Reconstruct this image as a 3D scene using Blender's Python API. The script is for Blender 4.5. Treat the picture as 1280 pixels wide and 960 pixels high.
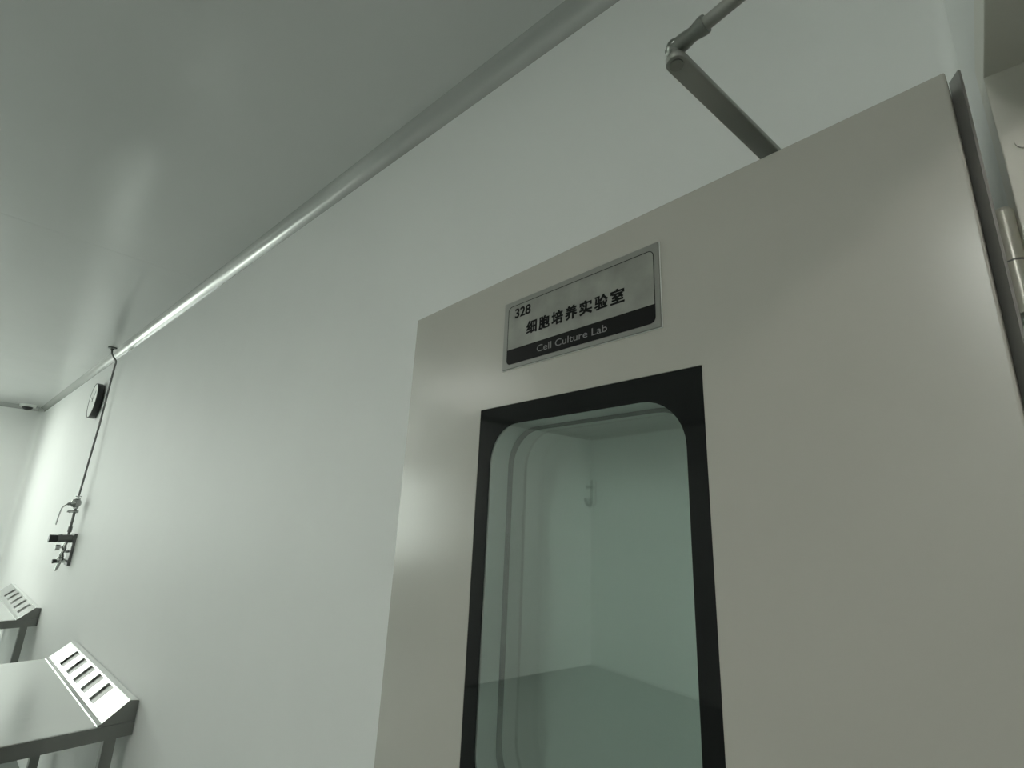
import bpy, bmesh, math, random
from mathutils import Vector, Matrix

for o in list(bpy.data.objects):
    bpy.data.objects.remove(o, do_unlink=True)
S = bpy.context.scene
COL = S.collection
R = math.radians

# ------------------------------------------------------------------ camera
HC = 1.66                                   # eye height
cam_d = bpy.data.cameras.new('camera')
cam = bpy.data.objects.new('camera', cam_d); COL.objects.link(cam)
cam_d.sensor_fit = 'HORIZONTAL'; cam_d.sensor_width = 36.0
cam_d.lens = 633.7268 / 1280.0 * 36.0
cam_d.clip_start = 0.02
yaw, pit, rol = R(47.9129), R(15.4339), R(2.5238)
fw = Vector((math.sin(yaw) * math.cos(pit), math.cos(yaw) * math.cos(pit), math.sin(pit)))
rt = Vector((math.cos(yaw), -math.sin(yaw), 0.0))
up = rt.cross(fw)
r2 = rt * math.cos(rol) + up * math.sin(rol)
u2 = up * math.cos(rol) - rt * math.sin(rol)
M = Matrix((r2, u2, -fw)).transposed().to_4x4()
M.translation = Vector((0, 0, HC))
cam.matrix_world = M
S.camera = cam

# ------------------------------------------------------------------ light
world = bpy.data.worlds.new('overcast_sky'); S.world = world
world.use_nodes = True
bg = world.node_tree.nodes['Background']
bg.inputs['Color'].default_value = (0.97, 1.0, 0.93, 1)
bg.inputs['Strength'].default_value = 7.5
S.view_settings.view_transform = 'Standard'
S.view_settings.look = 'None'
S.view_settings.gamma = 1.0
S.view_settings.use_curve_mapping = False
S.view_settings.exposure = 0.03
S.cycles.max_bounces = 14
S.cycles.diffuse_bounces = 10
S.cycles.glossy_bounces = 6
S.cycles.transparent_max_bounces = 16
S.cycles.use_denoising = True
CORRIDOR_FILL = 24.0  # output of the added corridor lamp
UNSEEN_LAMP = 8.5            # unseen flush ceiling panels, mostly added fill, left of and behind the view
UNSEEN_LAMPS = [(-2.0, .125, 2.3, 1), (-1.45, 3.9, .60, 0), (-3.25, .125, 2.9, 1), (-0.6, 7.6, 1.25, 0), (-1.9, 7.6, 1.25, 0)]   # x, y, relative output, slim strip

# ------------------------------------------------------------------ room measures (metres)
XW = 0.8057            # long wall on the right
YE = 9.1745            # far end wall
YF = -0.0722           # inner face of the wall with the doorway
XL = -4.0              # opposite long wall
ZC = HC + 1.232        # ceiling
JX = 0.6145            # hinge jamb
ZJ = HC + 0.4569       # underside of door header
DOORW = 0.98           # clear opening
FT = 0.10              # wall thickness at the doorway
YC = -2.1              # far side of the corridor
WIN = [(-1.85, -0.25), (-4.0 + 0.12, -2.35)]
WZ0, WZ1 = 0.92, 2.62

# ------------------------------------------------------------------ helpers
def link(o, parent=None):
    COL.objects.link(o)
    if parent is not None:
        o.parent = parent
    return o

def tag(o, label=None, cat=None, group=None, kind=None):
    if label: o['label'] = label
    if cat: o['category'] = cat
    if group: o['group'] = group
    if kind: o['kind'] = kind
    return o

def empty(name, loc=(0, 0, 0), rz=0.0):
    o = bpy.data.objects.new(name, None)
    o.empty_display_size = 0.05
    o.location = loc; o.rotation_euler = (0, 0, rz)
    return link(o)

class MB:
    def __init__(self): self.bm = bmesh.new()
    def box(self, a, b, bevel=0.0, seg=2):
        a = Vector(a); b = Vector(b)
        lo = Vector((min(a.x, b.x), min(a.y, b.y), min(a.z, b.z)))
        hi = Vector((max(a.x, b.x), max(a.y, b.y), max(a.z, b.z)))
        r = bmesh.ops.create_cube(self.bm, size=1.0)
        vs = r['verts']
        for v in vs:
            v.co = Vector((lo.x + (v.co.x + .5) * (hi.x - lo.x), lo.y + (v.co.y + .5) * (hi.y - lo.y), lo.z + (v.co.z + .5) * (hi.z - lo.z)))
        if bevel > 0:
            es = list({e for v in vs for e in v.link_edges})
            bmesh.ops.bevel(self.bm, geom=es, offset=bevel, segments=seg, profile=0.5, affect='EDGES')
        return self
    def cyl(self, p0, p1, r0, r1=None, seg=20, caps=True):
        p0 = Vector(p0); p1 = Vector(p1); r1 = r0 if r1 is None else r1
        d = p1 - p0; L = d.length
        q = Vector((0, 0, 1)).rotation_difference(d.normalized()).to_matrix().to_4x4()
        m = Matrix.Translation((p0 + p1) / 2) @ q
        bmesh.ops.create_cone(self.bm, cap_ends=caps, segments=seg, radius1=r0, radius2=r1, depth=L, matrix=m)
        return self
    def sphere(self, c, r, sc=(1, 1, 1), seg=18):
        m = Matrix.Translation(Vector(c)) @ Matrix.Diagonal((sc[0], sc[1], sc[2], 1))
        bmesh.ops.create_uvsphere(self.bm, u_segments=seg, v_segments=seg // 2, radius=r, matrix=m)
        return self
    def loop_faces(self, la, lb):
        n = len(la)
        for i in range(n):
            j = (i + 1) % n
            self.bm.faces.new((la[i], la[j], lb[j], lb[i]))
    def prism(self, pts, d):
        """closed polygon pts (3d) extruded by vector d"""
        d = Vector(d)
        a = [self.bm.verts.new(Vector(p)) for p in pts]
        b = [self.bm.verts.new(Vector(p) + d) for p in pts]
        self.bm.faces.new(a); self.bm.faces.new(list(reversed(b)))
        self.loop_faces(a, b)
        return self
    def ring(self, outer, inner, d):
        """solid ring between two loops with the same count, extruded by d"""
        d = Vector(d)
        ao = [self.bm.verts.new(Vector(p)) for p in outer]; ai = [self.bm.verts.new(Vector(p)) for p in inner]
        bo = [self.bm.verts.new(Vector(p) + d) for p in outer]; bi = [self.bm.verts.new(Vector(p) + d) for p in inner]
        self.loop_faces(ao, ai); self.loop_faces(bi, bo); self.loop_faces(bo, ao); self.loop_faces(ai, bi)
        return self
    def tube(self, pts, r, seg=12):
        pts = [Vector(p) for p in pts]; n = len(pts)
        prev = None; loops = []
        ref = Vector((0, 0, 1)) if abs((pts[1] - pts[0]).normalized().z) < .9 else Vector((1, 0, 0))
        for i, p in enumerate(pts):
            t = (pts[min(i + 1, n - 1)] - pts[max(i - 1, 0)]).normalized()
            a = ref - t * ref.dot(t); a.normalize(); ref = a
            b = t.cross(a)
            rr = r[i] if isinstance(r, (list, tuple)) else r
            loops.append([self.bm.verts.new(p + a * rr * math.cos(2 * math.pi * k / seg) + b * rr * math.sin(2 * math.pi * k / seg)) for k in range(seg)])
        for i in range(n - 1): self.loop_faces(loops[i], loops[i + 1])
        self.bm.faces.new(list(reversed(loops[0]))); self.bm.faces.new(loops[-1])
        return self
    def build(self, name, mat, parent=None, smooth=False, auto=None):
        bmesh.ops.remove_doubles(self.bm, verts=self.bm.verts, dist=1e-6)
        bmesh.ops.recalc_face_normals(self.bm, faces=self.bm.faces)
        if smooth:
            ang = R(auto or 35)
            for f in self.bm.faces: f.smooth = True
            for e in self.bm.edges:
                e.smooth = len(e.link_faces) == 2 and e.calc_face_angle(0) < ang
        me = bpy.data.meshes.new(name)
        self.bm.to_mesh(me); self.bm.free()
        me.materials.append(mat)
        return link(bpy.data.objects.new(name, me), parent)

def rrect(y0, y1, z0, z1, r, x, n=8, rs=None):
    """rounded rectangle loop in the plane x=const; rs = radius per corner (y1z1, y0z1, y0z0, y1z0)"""
    rs = rs or (r, r, r, r)
    out = []
    for (cy, cz, a0, rr) in ((y1, z1, 0, rs[0]), (y0, z1, 90, rs[1]), (y0, z0, 180, rs[2]), (y1, z0, 270, rs[3])):
        sy = -1 if cy == y1 else 1; sz = -1 if cz == z1 else 1
        for k in range(n + 1):
            a = R(a0 + 90 * k / n)
            out.append((x, cy + sy * rr + rr * math.cos(a), cz + sz * rr + rr * math.sin(a)))
    return out

# ------------------------------------------------------------------ materials
def mat(name, col, rough=.5, metal=0.0, spec=.5, var=.03, rvar=.05, scale=6.0, bump=0.0, bscale=60.0, coat=0.0, stretch=None):
    m = bpy.data.materials.new(name); m.use_nodes = True
    nt = m.node_tree; N = nt.nodes; b = N['Principled BSDF']
    tc = N.new('ShaderNodeTexCoord'); mp = N.new('ShaderNodeMapping'); nz = N.new('ShaderNodeTexNoise')
    nt.links.new(tc.outputs['Object'], mp.inputs['Vector']); nt.links.new(mp.outputs['Vector'], nz.inputs['Vector'])
    if stretch: mp.inputs['Scale'].default_value = stretch
    nz.inputs['Scale'].default_value = scale; nz.inputs['Detail'].default_value = 4
    cr = N.new('ShaderNodeValToRGB'); nt.links.new(nz.outputs['Fac'], cr.inputs['Fac'])
    cr.color_ramp.elements[0].position = .3; cr.color_ramp.elements[1].position = .7
    cr.color_ramp.elements[0].color = tuple(c * (1 - var) for c in col) + (1,)
    cr.color_ramp.elements[1].color = tuple(min(1, c * (1 + var)) for c in col) + (1,)
    nt.links.new(cr.outputs['Color'], b.inputs['Base Color'])
    mr = N.new('ShaderNodeMapRange'); nt.links.new(nz.outputs['Fac'], mr.inputs['Value'])
    mr.inputs['To Min'].default_value = max(0, rough - rvar); mr.inputs['To Max'].default_value = rough + rvar
    nt.links.new(mr.outputs['Result'], b.inputs['Roughness'])
    b.inputs['Metallic'].default_value = metal
    b.inputs['Specular IOR Level'].default_value = spec
    b.inputs['Coat Weight'].default_value = coat
    if bump > 0:
        n2 = N.new('ShaderNodeTexNoise'); n2.inputs['Scale'].default_value = bscale
        nt.links.new(mp.outputs['Vector'], n2.inputs['Vector'])
        bp = N.new('ShaderNodeBump'); bp.inputs['Strength'].default_value = bump; bp.inputs['Distance'].default_value = .002
        nt.links.new(n2.outputs['Fac'], bp.inputs['Height']); nt.links.new(bp.outputs['Normal'], b.inputs['Normal'])
    return m

def glass_mat(name, tint, boost=1.8):
    m = bpy.data.materials.new(name); m.use_nodes = True
    nt = m.node_tree; N = nt.nodes; N.remove(N['Principled BSDF'])
    out = N['Material Output']
    tr = N.new('ShaderNodeBsdfTransparent'); tr.inputs['Color'].default_value = tint + (1,)
    gl = N.new('ShaderNodeBsdfGlossy'); gl.inputs['Roughness'].default_value = .02
    gl.inputs['Color'].default_value = (.95, 1, .97, 1)
    fr = N.new('ShaderNodeFresnel'); fr.inputs['IOR'].default_value = 1.5
    geo = N.new('ShaderNodeNewGeometry')
    inv = N.new('ShaderNodeMath'); inv.operation = 'SUBTRACT'; inv.inputs[0].default_value = boost
    mb = N.new('ShaderNodeMath'); mb.operation = 'MULTIPLY'; mb.inputs[1].default_value = boost
    nt.links.new(geo.outputs['Backfacing'], mb.inputs[0]); nt.links.new(mb.outputs[0], inv.inputs[1])
    mu = N.new('ShaderNodeMath'); mu.operation = 'MULTIPLY'; mu.use_clamp = True
    nt.links.new(fr.outputs[0], mu.inputs[0]); nt.links.new(inv.outputs[0], mu.inputs[1])
    mx = N.new('ShaderNodeMixShader')
    nt.links.new(mu.outputs[0], mx.inputs[0]); nt.links.new(tr.outputs[0], mx.inputs[1]); nt.links.new(gl.outputs[0], mx.inputs[2])
    nt.links.new(mx.outputs[0], out.inputs['Surface'])
    return m

def emit_mat(name, col, st):
    m = bpy.data.materials.new(name); m.use_nodes = True
    b = m.node_tree.nodes['Principled BSDF']
    b.inputs['Base Color'].default_value = (.9, .9, .9, 1)
    b.inputs['Emission Color'].default_value = col + (1,)
    b.inputs['Emission Strength'].default_value = st
    return m

MAT = dict(
    wall=mat('white_steel_panel', (.80, .812, .80), .55, spec=.35, var=.012, rvar=.03, scale=2.5),
    ceil=mat('ceiling_steel_panel', (.63, .64, .63), .20, var=.012, rvar=.03, scale=2.0),
    floor=mat('grey_green_vinyl', (.20, .225, .21), .38, var=.10, scale=30),
    cove=mat('anodised_cove', (.52, .53, .515), .20, metal=.35, rvar=.02, var=.02, scale=4),
    door=mat('warm_grey_paint', (.45, .44, .40), .21, var=.015, rvar=.012, scale=5, bump=.02, bscale=250),
    frame=mat('frame_paint', (.72, .71, .65), .38, var=.02),
    edge=mat('gap_shade_and_washer', (.26, .262, .25), .4),  # dark tone stands for shade in the hinge gap; washers share it
    seal=mat('rubber_seal', (.03, .032, .03), .6),
    black=mat('black_ceramic_border', (.008, .009, .009), .045, spec=.35, var=.1, rvar=.005),
    spacer=mat('spacer_grey', (.50, .53, .515), .35, metal=.3),
    glass=glass_mat('float_glass', (.935, .97, .958), 4.8),
    steel=mat('stainless_steel', (.66, .67, .655), .22, metal=1.0, var=.03, rvar=.03, scale=4, stretch=(1, 14, 14)),
    steel_b=mat('bright_stainless', (.80, .81, .80), .20, metal=1.0, var=.02, rvar=.04, scale=5),
    steel_p=mat('dim_reflection_steel', (.27, .275, .265), .36, metal=.8, var=.15, rvar=.03, scale=60),  # same sheet steel, dimmer reflection inside the slots put into the colour
    steel_d=mat('dark_reflection_steel', (.24, .245, .235), .34, metal=.9, var=.04, rvar=.03, scale=6),  # same stainless, the dark room it reflects put into the colour
    slot=mat('slot_shadow_grey', (.10, .10, .10), .4, metal=.6),
    closer=mat('closer_silver_paint', (.36, .365, .34), .40, metal=.55, var=.05),
    closer_e=mat('closer_joint', (.26, .27, .25), .34, metal=.8, var=.06),
    sign=mat('brushed_sign_plate', (.29, .295, .27), .42, metal=.3, var=.17, rvar=.05, scale=22),
    sign_b=mat('sign_border_plate', (.28, .285, .265), .38, metal=.3, var=.04, scale=9),
    ink=mat('sign_black_ink', (.006, .006, .006), .5, spec=.2, var=.1),
    grey_ink=mat('sign_grey_ink', (.21, .21, .21), .5),
    hinge=mat('satin_hinge', (.72, .70, .62), .34, metal=.25),
    chrome=mat('valve_chrome', (.42, .43, .42), .2, metal=1.0, var=.08, scale=30),
    brass=mat('valve_dark_metal', (.16, .165, .16), .35, metal=.7, var=.1, scale=30),
    blackp=mat('black_plastic', (.012, .013, .013), .4),
    clockface=mat('clock_white_face', (.80, .82, .80), .35),
    whitep=mat('white_plastic', (.80, .82, .80), .35),
    winframe=mat('white_window_frame', (.75, .77, .75), .4),
)

# ------------------------------------------------------------------ room shell
def struct(o, label=None):
    o['kind'] = 'structure'
    if label: o['label'] = label
    return o

XD0 = JX - DOORW                          # latch side of doorway
struct(MB().box((XL - .1, YC - .1, -.1), (XW + 1.9, YE + .1, 0)).build('floor', MAT['floor']), 'grey green vinyl floor')
struct(MB().box((XW, YF - FT, 0), (XW + .1, YE + .1, ZC + .1)).build('wall_right', MAT['wall']), 'long plain white panel wall behind the open door')
struct(MB().box((XL - .1, YC, 0), (XL, YE + .1, ZC + .1)).build('wall_left', MAT['wall']), 'white panel wall reflected in the door glass')
w = MB()
xs = sorted(WIN)
edges = [XL] + [v for ab in xs for v in ab] + [XW]
w.box((XL, YE, 0), (XW, YE + .1, WZ0)).box((XL, YE, WZ1), (XW, YE + .1, ZC + .1))
for i in range(0, len(edges), 2):
    w.box((edges[i], YE, WZ0), (edges[i + 1], YE + .1, WZ1))
struct(w.build('wall_back', MAT['wall']), 'white far end wall behind the small dome camera')
w = MB()
w.box((JX + .0451, YF - FT, 0), (XW, YF, ZC + .1))
w.box((XL, YF - FT, 0), (XD0 - .0451, YF, ZC + .1))
w.box((XD0 - .0451, YF - FT, ZJ + .0451), (JX + .0451, YF, ZC + .1))
struct(w.build('wall_front', MAT['wall']), 'white wall with the doorway that carries the open door')
struct(MB().box((XL, 4.92, 0), (-2.1, 4.98, ZC)).build('wall_partition', MAT['wall']), 'white partition reflected in the door glass')
struct(MB().box((XL, YC - .1, 0), (XW + 1.9, YC, ZC)).build('wall_corridor', MAT['wall']), 'white corridor wall across from the doorway')
struct(MB().box((XW + 1.8, YC, 0), (XW + 1.9, YF - FT, ZC)).build('wall_corridor_end', MAT['wall']), 'white wall closing the corridor')
struct(MB().box((XW + .1, YF - FT, 0), (XW + 1.9, YF - FT + .1, ZC)).build('wall_corridor_side', MAT['wall']), 'white corridor wall beyond the hinge jamb')

cl = empty('ceiling', (0, 0, ZC)); struct(cl, 'glossy white panel ceiling')
js = [YF, 3.04, 6.08, YE]
for a, b in zip(js[:-1], js[1:]):
    MB().box((XL, a + .0008, 0), (XW, b - .0008, .05), .0006, 1).build('ceiling_panel', MAT['ceil'], cl)
MB().box((XL - .1, YC - .1, .051), (XW + 1.9, YE + .1, .1)).build('ceiling_backing', MAT['seal'], cl)
MB().box((XL, YC, 0), (XW + 1.9, YF - FT, .05)).build('ceiling_panel', MAT['ceil'], cl)

def arc_profile(fn, r=.05, lip=.0, n=10):
    """concave quarter arc; fn(a, b) -> 3d point where a runs off the wall and b off the ceiling"""
    pts = [fn(0, 0), fn(0, r)]
    for k in range(n + 1):
        t = R(90) * k / n
        pts.append(fn(lip + (r - lip) * (1 - math.cos(t)), lip + (r - lip) * (1 - math.sin(t))))
    pts.append(fn(r, 0))
    # drop doubled points
    out = []
    for q in pts:
        if not out or (Vector(q) - Vector(out[-1])).length > 1e-5: out.append(q)
    return out

t1 = empty('trim_1', (0, 0, 0)); struct(t1, 'shiny curved aluminium cove between long wall and ceiling')
cuts = [YF, 4.42, 4.80, YE]
for a, b in zip(cuts[:-1], cuts[1:]):
    MB().prism(arc_profile(lambda p, q, a=a: (XW - p, a + .001, ZC - q)), (0, b - a - .002, 0)).build('cove_segment', MAT['cove'], t1, True, 25)
struct(MB().prism(arc_profile(lambda p, q: (XL, YE - p, ZC - q)), (XW - XL - .056, 0, 0)).build('trim_2', MAT['cove'], None, True, 25), 'curved cove between far wall and ceiling')
struct(MB().prism(arc_profile(lambda p, q: (XW - p, YE - q, 0), r=.07, lip=.0005), (0, 0, ZC - .056)).build('trim_3', MAT['wall'], None, True, 25), 'rounded vertical corner at the far end of the long wall')
struct(MB().prism(arc_profile(lambda p, q: (XW - p, YF + q, 0), r=.02, lip=.0003), (0, 0, ZC - .056)).build('trim_4', MAT['wall'], None, True, 25), 'rounded vertical corner beside the door hinges')
struct(MB().prism(arc_profile(lambda p, q: (XL + p, YF, ZC - q)), (0, 4.92 - YF, 0)).build('trim_5', MAT['cove'], None, True, 25), 'curved cove along the wall reflected in the glass')
struct(MB().prism(arc_profile(lambda p, q: (XL + .056, 4.92 - p, ZC - q)), (-2.1 - XL - .056, 0, 0)).build('trim_6', MAT['cove'], None, True, 25), 'curved cove along the partition reflected in the glass')

# windows in the end wall (they light the room)
for i, (a, b) in enumerate(xs):
    wn = empty('window_%d' % (i + 1), ((a + b) / 2, YE + .05, WZ0)); struct(wn, 'white framed window in the far end wall, outside the view to the left')
    hw = (b - a) / 2; hh = WZ1 - WZ0
    MB().ring([(-hw, -.03, 0), (hw, -.03, 0), (hw, -.03, hh), (-hw, -.03, hh)],
              [(-hw + .05, -.03, .05), (hw - .05, -.03, .05), (hw - .05, -.03, hh - .05), (-hw + .05, -.03, hh - .05)], (0, .06, 0)).build('window_frame', MAT['winframe'], wn)
    MB().box((-.025, -.028, .05), (.025, .028, hh - .05)).build('mullion', MAT['winframe'], wn)
    for s in (-1, 1):
        c = s * (hw - .05 + .025) / 2; q = (hw - .05 - .025) / 2
        MB().box((c - q, -.003, .05), (c + q, .003, hh - .05)).build('pane', MAT['glass'], wn)
    ld = bpy.data.lights.new('window_portal', 'AREA'); ld.shape = 'RECTANGLE'; ld.size = 2 * hw; ld.size_y = hh
    ld.cycles.is_portal = True
    lo = bpy.data.objects.new('window_portal', ld); link(lo)
    lo.location = ((a + b) / 2, YE + .12, (WZ0 + WZ1) / 2); lo.rotation_euler = (R(-90), 0, 0)

# flush ceiling lamps out of view, all but one far panel added as fill
def unseen_lamp(x, y, out, slim, label):
    a, b = (.58, .15) if slim else (.31, .61)
    lp = empty('unseen_ceiling_lamp', (x, y, ZC)); tag(lp, label, 'lamp', 'flush ceiling lamps')
    MB().ring([(-a, -b, -.006), (a, -b, -.006), (a, b, -.006), (-a, b, -.006)], [(-a + .02, -b + .02, -.006), (a - .02, -b + .02, -.006), (a - .02, b - .02, -.006), (-a + .02, b - .02, -.006)], (0, 0, .0055)).build('lamp_frame', MAT['whitep'], lp)
    MB().box((-a + .02, -b + .02, -.005), (a - .02, b - .02, -.001)).build('diffuser', emit_mat('unseen_lamp_diffuser', (.97, 1.0, .925), UNSEEN_LAMP * out), lp)
for (lx_, ly_, lo_, sl_), lb in zip(UNSEEN_LAMPS, ('unseen slim white ceiling lamp added as fill along the doorway wall, nearer the door of the pair', 'unseen flush white ceiling lamp added as fill level with the nearer steel table, left of the view', 'unseen slim white ceiling lamp added as fill along the doorway wall, nearer the opposite wall', 'flush white ceiling lamp near the far end wall, closest to the long wall', 'unseen flush white ceiling lamp added as fill near the far end wall, farther from the long wall')):
    unseen_lamp(lx_, ly_, lo_, sl_, lb)

# unseen corridor ceiling lamp, added to warm the door and jamb
lp = empty('unseen_ceiling_lamp', (-.2, -1.2, ZC - .05)); tag(lp, 'unseen flat white ceiling lamp added in the corridor behind the viewer', 'lamp')
MB().ring([(-.32, -.16, 0), (.32, -.16, 0), (.32, .16, 0), (-.32, .16, 0)], [(-.29, -.13, 0), (.29, -.13, 0), (.29, .13, 0), (-.29, .13, 0)], (0, 0, .05)).build('lamp_frame', MAT['whitep'], lp)
MB().box((-.29, -.13, .01), (.29, .13, .05)).build('diffuser', emit_mat('lamp_diffuser', (1, .96, .88), CORRIDOR_FILL), lp)

# ------------------------------------------------------------------ door frame
df = empty('door_frame', (JX, YF, 0)); struct(df, 'pale grey metal door frame at the right edge')
def jamb(x0, x1, name='jamb'):
    return MB().box((x0 - JX, -FT - .005, 0), (x1 - JX, .001, ZJ), .001).build(name, MAT['frame'], df)
jamb(JX, JX + .045); jamb(XD0 - .045, XD0)
MB().box((XD0 - .045 - JX, -FT - .005, ZJ), (.045, .001, ZJ + .045), .001).build('frame_header', MAT['frame'], df)
MB().cyl((0.001, -.0165, HC + .372), (-.0015, -.0165, HC + .372), .008).build('plug_cap', MAT['frame'], df, True)

# ------------------------------------------------------------------ door
HX, HY, DA = 0.556, -0.0402, R(-5.8447)
DW, DTOP, DT = 0.93, HC + 0.4371, 0.05
PU0, PU1, PZ1, PZ0 = .2614, .6814, 1.8544, 1.235          # glazing outer
OU0, OU1, OZ1, OZ0 = .2865, .6490, 1.8205, 1.270          # clear opening
def door_space(name):
    return empty(name, (HX, HY, 0), DA)
dr = door_space('door_1'); struct(dr, 'open warm grey steel door with a rounded glass panel')
dr['category'] = 'door'
Z0 = .012
leaf = MB().ring([(0, 0, Z0), (0, DW, Z0), (0, DW, DTOP), (0, 0, DTOP)],
                 [(0, PU0, PZ0), (0, PU1, PZ0), (0, PU1, PZ1), (0, PU0, PZ1)], (DT, 0, 0))
es = [e for e in leaf.bm.edges if all((v.co.y in (0, DW) or abs(v.co.y) < 1e-6 or abs(v.co.y - DW) < 1e-6) for v in e.verts)]
bmesh.ops.remove_doubles(leaf.bm, verts=leaf.bm.verts, dist=1e-6)
bmesh.ops.recalc_face_normals(leaf.bm, faces=leaf.bm.faces)
leaf.bm.edges.ensure_lookup_table()
es = [e for e in leaf.bm.edges if all((abs(v.co.y) < 1e-5 or abs(v.co.y - DW) < 1e-5) for v in e.verts) and e.calc_face_angle(0) > .5]
bmesh.ops.bevel(leaf.bm, geom=es, offset=.0018, segments=2, profile=.5, affect='EDGES')
leaf.build('leaf', MAT['door'], dr)
def border(x, d, name):
    return MB().ring(rrect(PU0 + .0006, PU1 - .0006, PZ0 + .0006, PZ1 - .0006, .001, x), rrect(OU0, OU1, OZ0, OZ1, .062, x), (d, 0, 0)).build(name, MAT['black'], dr, True, 30)
MB().prism(rrect(PU0 + .001, PU1 - .001, PZ0 + .001, PZ1 - .001, .001, .0012, 2), (.004, 0, 0)).build('pane', MAT['glass'], dr)
border(.0004, .0006, 'black_border')
MB().ring(rrect(PU0 + .001, PU1 - .001, PZ0 + .001, PZ1 - .001, .001, .0056), rrect(OU0 - .001, OU1 + .001, OZ0 - .001, OZ1 + .001, .063, .0056), (.0385, 0, 0)).build('spacer', MAT['spacer'], dr, True, 30)
MB().prism(rrect(PU0 + .001, PU1 - .001, PZ0 + .001, PZ1 - .001, .001, .0448, 2), (.004, 0, 0)).build('pane', MAT['glass'], dr)
MB().ring(rrect(PU0 + .0006, PU1 - .0006, PZ0 + .0006, PZ1 - .0006, .001, .0492), rrect(OU0 + .006, OU1 - .006, OZ0 + .006, OZ1 - .004, .062, .0492), (.0006, 0, 0)).build('black_border', MAT['black'], dr, True, 30)
# dark stepped strip put in for the shaded gap beside the hinge edge
MB().prism([(.038, -.0002, Z0), (.024, -.0090, Z0), (.027, -.0106, Z0), (DT, -.0108, Z0), (DT, -.0002, Z0)], (0, 0, DTOP - Z0 + .014)).build('gap_shade_strip', MAT['edge'], dr)
# hinges, knuckle on the pull side by the jamb
ci, si = math.cos(-DA), math.sin(-DA)
def to_door(x, y):
    dx, dy = x - HX, y - HY
    return (dx * math.cos(-DA) - dy * math.sin(-DA), dx * math.sin(-DA) + dy * math.cos(-DA))
kx, ky = to_door(.632, -.0635)
for zt in (HC + .316, 1.10, .36):
    hg = MB()
    hg.cyl((kx, ky, zt - .056), (kx, ky, zt - .004), .0078).cyl((kx, ky, zt - .004), (kx, ky, zt), .0078, .0055)
    h = hg.build('hinge', MAT['hinge'], dr, True)
    g = MB(); g.cyl((kx, ky, zt - .058), (kx, ky, zt - .056), .0070).build('washer', MAT['edge'], h, True)
    g = MB(); g.cyl((kx, ky, zt - .110), (kx, ky, zt - .058), .0078).build('knuckle', MAT['hinge'], h, True)
    g = MB(); g.box((DT - .001, .001, zt - .11), (DT + .003, .035, zt)).build('hinge_plate', MAT['hinge'], h)
# lever handle below the glass (both faces)
for s in (-1, 1):
    x = 0 if s < 0 else DT
    hd = MB().cyl((x, DW - .065, 1.03), (x + s * .008, DW - .065, 1.03), .026).build('handle', MAT['steel_b'], dr, True)
    MB().tube([(x + s * .008, DW - .065, 1.03), (x + s * .045, DW - .065, 1.03), (x + s * .05, DW - .08, 1.03), (x + s * .05, DW - .19, 1.03)], .009).build('lever', MAT['steel_b'], hd, True, 60)

# ------------------------------------------------------------------ door sign
sg = door_space('door_sign')
sg.location = dr.matrix_basis @ Vector((0, .4684, HC + .319)) if False else (HX + .4684 * math.sin(-DA), HY + .4684 * math.cos(DA), HC + .2566)
tag(sg, 'metal room sign reading 328 Cell Culture Lab on the door', 'sign')
SU, SZ = .4684, HC + .2566
def sloc(u, z, x=0.0): return (x, u - SU, z - SZ)
a0, a1, b0, b1 = .312 - SU, .6247 - SU, 0.0, .1249
MB().box((-.0012, a0 - .0009, b0 - .0010), (-.0001, a1 + .0005, b1 + .0003)).build('lit_edge_rim', MAT['whitep'], sg)  # white rim put in for the bright lit edge of the plate
MB().box((-.0035, a0, b0), (-.0002, a1, b1), .0006, 1).build('plate', MAT['sign_b'], sg)
i0, i1, k0, k1 = .319 - SU, .6130 - SU, 1.9238 - SZ, 2.0315 - SZ
MB().prism(rrect(i0, i1, k0, k1, .009, -.0040), (.0005, 0, 0)).build('face', MAT['sign'], sg)
MB().ring(rrect(i0, i1, k0, k1, .009, -.0043), rrect(i0 + .0009, i1 - .0009, k0 + .0009, k1 - .0009, .0082, -.0043), (.0004, 0, 0)).build('outline', MAT['ink'], sg)
MB().prism(rrect(i0, i1, k0, 1.9507 - SZ, .009, -.0044, rs=(.0002, .0002, .009, .009)), (.0004, 0, 0)).build('black_band', MAT['ink'], sg)

def glyph_mesh(items, name, mt, parent, x, bold=0.0, spread=((0, 0),)):
    """items: (text, u_left, u_right, z_bottom, z_top) in door coordinates; joined into one lettering part"""
    bm = bmesh.new()
    for (txt, uL, uR, zB, zT) in items:
        cu = bpy.data.curves.new('tmp', 'FONT'); cu.body = txt; cu.size = 1.0; cu.offset = bold; cu.extrude = .006; cu.resolution_u = 4
        ob = bpy.data.objects.new('tmp', cu); COL.objects.link(ob)
        bpy.context.view_layer.update()
        dg = bpy.context.evaluated_depsgraph_get()
        me = bpy.data.meshes.new_from_object(ob.evaluated_get(dg))
        xs_ = [v.co.x for v in me.vertices]; ys_ = [v.co.y for v in me.vertices]
        x0, x1, y0, y1 = min(xs_), max(xs_), min(ys_), max(ys_)
        for v in me.vertices:
            fx = (v.co.x - x0) / (x1 - x0); fy = (v.co.y - y0) / (y1 - y0)
            v.co = Vector((x - v.co.z * .02, uL + (uR - uL) * fx - SU, zB + (zT - zB) * fy - SZ))
        base = [v.co.copy() for v in me.vertices]
        for (du, dz) in spread:
            for v, c in zip(me.vertices, base): v.co = c + Vector((du * .02, du, dz))
            bm.from_mesh(me)
        bpy.data.objects.remove(ob); bpy.data.curves.remove(cu); bpy.data.meshes.remove(me)
    bmesh.ops.recalc_face_normals(bm, faces=bm.faces)
    me = bpy.data.meshes.new(name); bm.to_mesh(me); bm.free(); me.materials.append(mt)
    return link(bpy.data.objects.new(name, me), parent)

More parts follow.
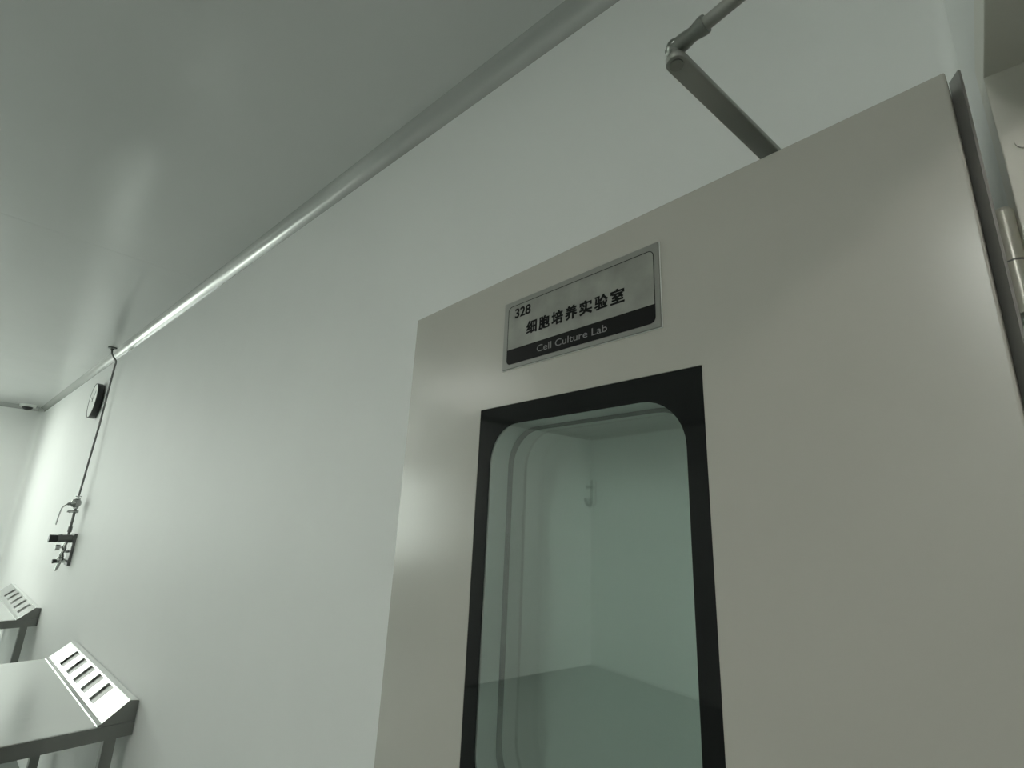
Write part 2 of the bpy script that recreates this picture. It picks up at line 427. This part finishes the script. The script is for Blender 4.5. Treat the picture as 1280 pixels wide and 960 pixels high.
glyph_mesh([('328', .5955, .5575, 2.0065, 2.0240)], 'room_number', MAT['ink'], sg, -.0042, .010, [(a * .00045, b * .0003) for a in (-1, 0, 1) for b in (-1, 1)])
chars = '\u7ec6\u80de\u57f9\u517b\u5b9e\u9a8c\u5ba4'
its = []
for k, ch in enumerate(chars):
    uc = .5535 - k * (.5535 - .3795) / 6
    its.append((ch, uc + .0117, uc - .0117, 1.9695, 1.9922))
glyph_mesh(its, 'room_name', MAT['ink'], sg, -.0042, .012, [(a * .0006, b * .0004) for a in (-1, 0, 1) for b in (-1, 1)])
glyph_mesh([('Cell Culture Lab', .5390, .3978, 1.9318, 1.9434)], 'room_name_translation', MAT['grey_ink'], sg, -.0046, 0)

# ------------------------------------------------------------------ door closer
dc = empty('door_closer', (.655, .137, HC + .43)); tag(dc, 'grey metal door closer arm bent above the open door', 'door closer')
AZ = HC + .505
def L(x, y, z): return Vector((x - .655, y - .137, z - HC - .43))
def flat_arm(p0, p1, w0, w1, z, th, mt, name):
    p0 = Vector((p0[0], p0[1])); p1 = Vector((p1[0], p1[1])); d = (p1 - p0).normalized(); n = Vector((-d.y, d.x))
    pts = []
    for k in range(9):
        a = R(90 + 180 * k / 8); q = p0 + d * math.cos(a) * w0 + n * math.sin(a) * w0; pts.append(L(q.x, q.y, z))
    for k in range(9):
        a = R(-90 + 180 * k / 8); q = p1 + d * math.cos(a) * w1 + n * math.sin(a) * w1; pts.append(L(q.x, q.y, z))
    m = MB().prism(pts, (0, 0, th))
    es = [e for e in m.bm.edges if abs(e.verts[0].co.z - e.verts[1].co.z) < 1e-6]
    bmesh.ops.bevel(m.bm, geom=es, offset=.0012, segments=2, profile=.5, affect='EDGES')
    return m.build(name, mt, dc, True, 50)
EL = (.441, .1745)
SP = (.668, .135)
arm = flat_arm(SP, EL, .0125, .0115, AZ - .008, .008, MAT['closer'], 'main_arm')
MB().cyl(L(SP[0], SP[1], HC + .425), L(SP[0], SP[1], AZ + .006), .009).build('spindle', MAT['closer_e'], dc, True)
# closer body on the hidden face of the door
b = MB(); b.box((-.030, -.13, -.075), (.024, .10, -.012), .006, 3)
bo = b.build('closer_body', MAT['closer'], dc, True, 40); bo.location = L(SP[0], SP[1], HC + .43); bo.rotation_euler = (0, 0, DA)
# elbow
e = MB(); e.cyl(L(EL[0], EL[1], AZ - .010), L(EL[0], EL[1], AZ + .018), .0075).sphere(L(EL[0], EL[1], AZ + .016), .0105, (1, 1, .8))
e.build('elbow_joint', MAT['closer_e'], dc, True)
SH = (.392, -.062)
dv = Vector((SH[0] - EL[0], SH[1] - EL[1], 0)); Ld = dv.length; dv.normalize()
zr = AZ + .0145
E0 = Vector((EL[0], EL[1], zr))
def pt(s): q = E0 + dv * s; return L(q.x, q.y, q.z)
MB().tube([pt(-.010), pt(0), pt(.012), pt(.022), pt(.034), pt(.038)], [.006, .0095, .0092, .0078, .0102, .0098], 14).build('fork_end', MAT['closer_e'], dc, True, 40)
MB().tube([pt(.036), pt(Ld - .02)], .0072, 14).build('forearm', MAT['closer'], dc, True, 40)
MB().box(L(SH[0] - .018, YF + .0005, zr - .018), L(SH[0] + .018, YF + .006, zr + .018), .002).box(L(SH[0] - .008, YF + .004, zr - .008), L(SH[0] + .008, YF + .03, zr + .008), .002).build('frame_bracket', MAT['closer_e'], dc)

# ------------------------------------------------------------------ stainless tables
TD = .78
def table(y0, y1, slot_centres, wS, label):
    t = empty('steel_table', (XW - TD / 2, (y0 + y1) / 2, 0)); tag(t, label, 'table', 'stainless steel tables along the long wall')
    cx, cy = XW - TD / 2, (y0 + y1) / 2
    TZ = HC - .862
    P = lambda x, y, z: (x - cx, y - cy, z)
    MB().box(P(XW - TD, y0, TZ - .006), P(XW - .12, y1, TZ), .0015).build('table_top', MAT['steel'], t)
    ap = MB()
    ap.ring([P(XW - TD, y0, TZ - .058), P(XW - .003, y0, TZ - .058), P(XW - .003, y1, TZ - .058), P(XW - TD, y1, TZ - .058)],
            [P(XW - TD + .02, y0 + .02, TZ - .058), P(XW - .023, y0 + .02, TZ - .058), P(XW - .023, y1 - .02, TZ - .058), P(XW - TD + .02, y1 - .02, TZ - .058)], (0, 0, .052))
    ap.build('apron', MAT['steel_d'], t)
    # slanted riser with five slots
    xb, zb, xt, zt = XW - .118, TZ + .006, XW - .036, HC - .785
    side = [(XW - .003, TZ - .004), (xb - .012, TZ - .004), (xb - .014, TZ + .003), (xb - .004, zb), (xb, zb + .002), (xt - .003, zt - .003), (xt, zt), (XW - .003, zt - .006)]
    rz = MB()
    # sloping sheet cut by slots
    ns = 5; LT = y1 - y0
    sl0, sl1 = .14, .93                       # slot extent up the slope
    yb = []
    cs = [slot_centres[0] + (slot_centres[1] - slot_centres[0]) * k / (ns - 1) for k in range(ns)]
    S0 = Vector((xb, 0, zb + .002)); S1 = Vector((xt, 0, zt - .001)); N_ = Vector((-(S1.z - S0.z), 0, (S1.x - S0.x))).normalized()
    def slab(ya, yb_, f0, f1):
        A = S0.lerp(S1, f0); B = S0.lerp(S1, f1)
        rz.prism([P(A.x, ya, A.z), P(B.x, ya, B.z), P((B - N_ * .0015).x, ya, (B - N_ * .0015).z), P((A - N_ * .0015).x, ya, (A - N_ * .0015).z)], (0, yb_ - ya, 0))
    slab(y0 + .003, y1 - .003, 0, sl0); slab(y0 + .003, y1 - .003, sl1, 1)
    ed = [y0 + .003] + [v for c in cs for v in (c - wS / 2, c + wS / 2)] + [y1 - .003]
    for i in range(0, len(ed), 2): slab(ed[i], ed[i + 1], sl0, sl1)
    # top ledge and rolled front lip
    rz.prism([P(xt, y0, zt - .0015), P(XW - .003, y0, zt - .0075), P(XW - .003, y0, zt - .006), P(xt, y0, zt)], (0, LT, 0))
    rz.prism([P(xb + .001, y0, zb), P(xb + .001, y0, zb + .002), P(xb - .005, y0, zb), P(xb - .015, y0, TZ + .003), P(xb - .017, y0, TZ), P(xb - .010, y0, TZ)], (0, LT, 0))
    riser = rz.build('riser', MAT['steel_b'], t)
    for yy in (y0 - .0005, y1 - .0025):
        MB().prism([P(x, yy, z) for x, z in side], (0, .003, 0)).build('riser_end', MAT['steel_d'], riser)  # end faces darkened for the dim room side they reflect
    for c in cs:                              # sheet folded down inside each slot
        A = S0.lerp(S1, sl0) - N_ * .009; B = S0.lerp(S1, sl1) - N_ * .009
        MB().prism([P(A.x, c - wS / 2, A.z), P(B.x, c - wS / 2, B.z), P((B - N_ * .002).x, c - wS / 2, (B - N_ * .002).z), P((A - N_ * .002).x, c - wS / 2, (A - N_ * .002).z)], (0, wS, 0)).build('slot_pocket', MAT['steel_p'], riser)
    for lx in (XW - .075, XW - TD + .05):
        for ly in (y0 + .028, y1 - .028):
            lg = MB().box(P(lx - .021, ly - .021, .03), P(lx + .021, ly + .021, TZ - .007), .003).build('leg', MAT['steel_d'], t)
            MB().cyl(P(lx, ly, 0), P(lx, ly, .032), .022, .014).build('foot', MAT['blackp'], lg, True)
    for ly in (y0 + .028, y1 - .028):
        MB().box(P(XW - TD + .07, ly - .012, .20), P(XW - .095, ly + .012, .225), .002).build('stretcher', MAT['steel'], t)
    return t
table(2.788, 4.137, (3.088, 3.848), .10, 'stainless steel table with a bright slotted riser, nearest the door')
table(5.585, 7.30, (5.83, 6.86), .10, 'stainless steel table with a duller slotted riser, farther along the wall')

# ------------------------------------------------------------------ wall clock
ck = empty('wall_clock', (XW, 5.46, HC + .858)); tag(ck, 'round black rimmed wall clock beside the thin pipe', 'clock')
def disc(r0, r1, xa, xb, seg=48):
    o = [(xa, r0 * math.cos(2 * math.pi * k / seg), r0 * math.sin(2 * math.pi * k / seg)) for k in range(seg)]
    i = [(xa, r1 * math.cos(2 * math.pi * k / seg), r1 * math.sin(2 * math.pi * k / seg)) for k in range(seg)]
    return MB().ring(o, i, (xb - xa, 0, 0))
disc(.150, .141, -.052, -.012).build('rim', MAT['blackp'], ck, True, 40)
MB().cyl((-.034, 0, 0), (-.012, 0, 0), .1415, seg=48).build('back_case', MAT['blackp'], ck, True, 40)
MB().cyl((-.050, 0, 0), (-.034, 0, 0), .1408, seg=48).build('face', MAT['clockface'], ck, True, 40)
MB().cyl((-.012, 0, 0), (-.0005, 0, 0), .06, seg=32).build('wall_spacer', MAT['blackp'], ck, True, 40)
for ang, ln, wd in ((60, .065, .006), (-40, .10, .004)):
    a = R(ang); d = Vector((0, math.sin(a), math.cos(a))); n = Vector((0, d.z, -d.y)) * wd / 2
    MB().prism([Vector((-.0525, 0, 0)) - n - d * .015, Vector((-.0525, 0, 0)) + d * ln - n, Vector((-.0525, 0, 0)) + d * ln + n, Vector((-.0525, 0, 0)) + n - d * .015], (.0015, 0, 0)).build('clock_hand', MAT['blackp'], ck)

# ------------------------------------------------------------------ gas pipe and valve station on the wall
PX, PY = .772, 5.0
gp = empty('gas_pipe', (PX, PY, HC)); tag(gp, 'thin steel gas pipe from ceiling to a lever valve on the wall', 'pipe')
SHX = -.011
g = lambda x, y, z: (x - PX + (SHX if z < .08 else 0), y - PY, z)
def smooth_path(pts, n=6):
    pts = [Vector(p) for p in pts]; out = []
    for i in range(len(pts) - 1):
        p0 = pts[max(i - 1, 0)]; p1 = pts[i]; p2 = pts[i + 1]; p3 = pts[min(i + 2, len(pts) - 1)]
        for k in range(n):
            t = k / n
            out.append(.5 * ((2 * p1) + (p2 - p0) * t + (2 * p0 - 5 * p1 + 4 * p2 - p3) * t * t + (3 * p1 - p0 - 3 * p2 + p3) * t ** 3))
    return out + [pts[-1]]
path = smooth_path([g(.728, PY, 1.231), g(.730, PY, 1.20), g(.735, PY, 1.178), g(.756, PY, 1.148), g(PX, PY, 1.125), g(PX, PY, 1.09)])
MB().tube(path + [Vector(g(PX, PY, .6)), Vector(g(PX, PY, .055))], .0068, 12).build('pipe', MAT['brass'], gp, True, 50)
MB().cyl(g(.728, PY, 1.2225), g(.728, PY, 1.2315), .030, .030).cyl(g(.728, PY, 1.208), g(.728, PY, 1.223), .011).build('ceiling_flange', MAT['brass'], gp, True)
# lever valve
v = MB(); v.cyl(g(PX, PY, .058), g(PX, PY, .066), .020).cyl(g(PX, PY, .066), g(PX, PY, .058), .012)
v.build('union_nut', MAT['chrome'], gp, True)
vb = MB(); vb.cyl(g(PX, PY, -.028), g(PX, PY, .050), .017, seg=6).sphere(g(PX - .006, PY, .012), .034).cyl(g(PX - .02, PY, .010), g(PX - .052, PY, .002), .015, .010)
vbo = vb.build('ball_valve', MAT['chrome'], gp, True, 40)
MB().tube(smooth_path([g(PX - .050, PY, .004), g(PX - .066, PY, -.010), g(PX - .078, PY, -.030), g(PX - .084, PY, -.085), g(PX - .087, PY, -.145)]), .0045).build('lever', MAT['chrome'], vbo, True, 60)
MB().cyl(g(PX - .026, PY, -.048), g(PX + .022, PY, -.048), .009).cyl(g(PX - .045, PY, -.050), g(PX - .026, PY, -.048), .005, .011).build('pipe_clamp', MAT['chrome'], gp, True)
MB().tube([g(PX, PY, -.025), g(PX, PY, -.12), g(PX, PY, -.2112)], .0085).build('lower_pipe', MAT['brass'], gp, True, 50)
MB().cyl(g(PX, PY, -.195), g(PX, PY, -.155), .014, seg=6).build('pipe_nut', MAT['brass'], gp, False)

vs = empty('regulator_panel', (XW, PY, HC - .44)); tag(vs, 'wall mounted gas regulator with a black knob on a dark plate', 'gas regulator')
h = lambda x, y, z: (x - XW + (SHX * .7 if x < XW - .02 else 0), y - PY, z + .44)
MB().box(h(XW - .0005, PY - .055, -.425), h(XW - .018, PY + .075, -.205), .002).build('back_plate', MAT['brass'], vs)
rg = MB().cyl(h(XW - .016, PY, -.238), h(.712, PY, -.238), .026, .026).cyl(h(.735, PY, -.238), h(.720, PY, -.238), .029).build('regulator_body', MAT['brass'], vs, True)
MB().cyl(h(.713, PY, -.240), h(.664, PY, -.240), .0255, .0275, seg=24).build('knob', MAT['blackp'], vs, True)
MB().tube(smooth_path([h(PX - .004, PY, -.262), h(PX - .010, PY, -.295), h(PX - .006, PY, -.318), h(PX - .014, PY, -.345), h(PX - .008, PY, -.375), h(PX - .014, PY, -.40)]), [.011] * 6 + [.014] * 6 + [.010] * 6 + [.013] * 6 + [.010] * 7, 12).build('regulator_stem', MAT['chrome'], vs, True, 60)
kn = MB().cyl(h(PX - .008, PY, -.302), h(PX - .035, PY, -.302), .006).build('gauge_stem', MAT['chrome'], vs, True)
MB().cyl(h(PX - .034, PY, -.302), h(PX - .060, PY, -.302), .019, .021).build('pressure_gauge', MAT['chrome'], vs, True)
lv = MB().cyl(h(PX - .030, PY, -.395), h(PX + .012, PY, -.395), .015).sphere(h(PX - .016, PY, -.385), .023).build('outlet_valve', MAT['chrome'], vs, True)
MB().cyl(h(PX - .030, PY, -.395), h(PX - .056, PY, -.397), .013, .015).build('black_cap', MAT['blackp'], vs, True)
MB().tube([h(PX - .014, PY, -.405), h(PX - .018, PY, -.438), h(PX - .026, PY, -.462)], [.010, .011, .005]).build('hose_barb', MAT['chrome'], vs, True)
for z in (-.262, -.33, -.395):
    MB().cyl(h(XW - .017, PY, z), h(PX - .004, PY, z), .008).build('stand_off', MAT['chrome'], vs, True)

# ------------------------------------------------------------------ dome camera on the far ceiling
cmx, cmy = .622, 9.04
dm = empty('dome_camera', (cmx, cmy, ZC)); tag(dm, 'small dark dome camera in a white ring on the far ceiling', 'camera')
MB().cyl((0, 0, 0), (0, 0, -.030), .085, .080, 32).build('base_ring', MAT['whitep'], dm, True)
MB().sphere((0, 0, -.030), .056, (1, 1, .75), 24).build('dome', MAT['blackp'], dm, True)

# ------------------------------------------------------------------ hook fitting in the corner seen in the glass
hk = empty('wall_hook', (XL + .03, 4.90, HC + .29)); tag(hk, 'small metal hook in the room corner reflected in the glass', 'hook')
MB().box((-.028, -.018, 0.03), (-.012, .0195, .34), .003).build('hook_plate', MAT['chrome'], hk)
MB().tube(smooth_path([(-.015, 0, .24), (.05, -.02, .24), (.10, -.03, .235)]), .02).build('upper_peg', MAT['brass'], hk, True, 60)
MB().tube(smooth_path([(-.015, 0, .05), (.02, -.0, .0), (.07, .0, .02), (.10, .0, .09)]), .02).build('hook_arm', MAT['brass'], hk, True, 60)
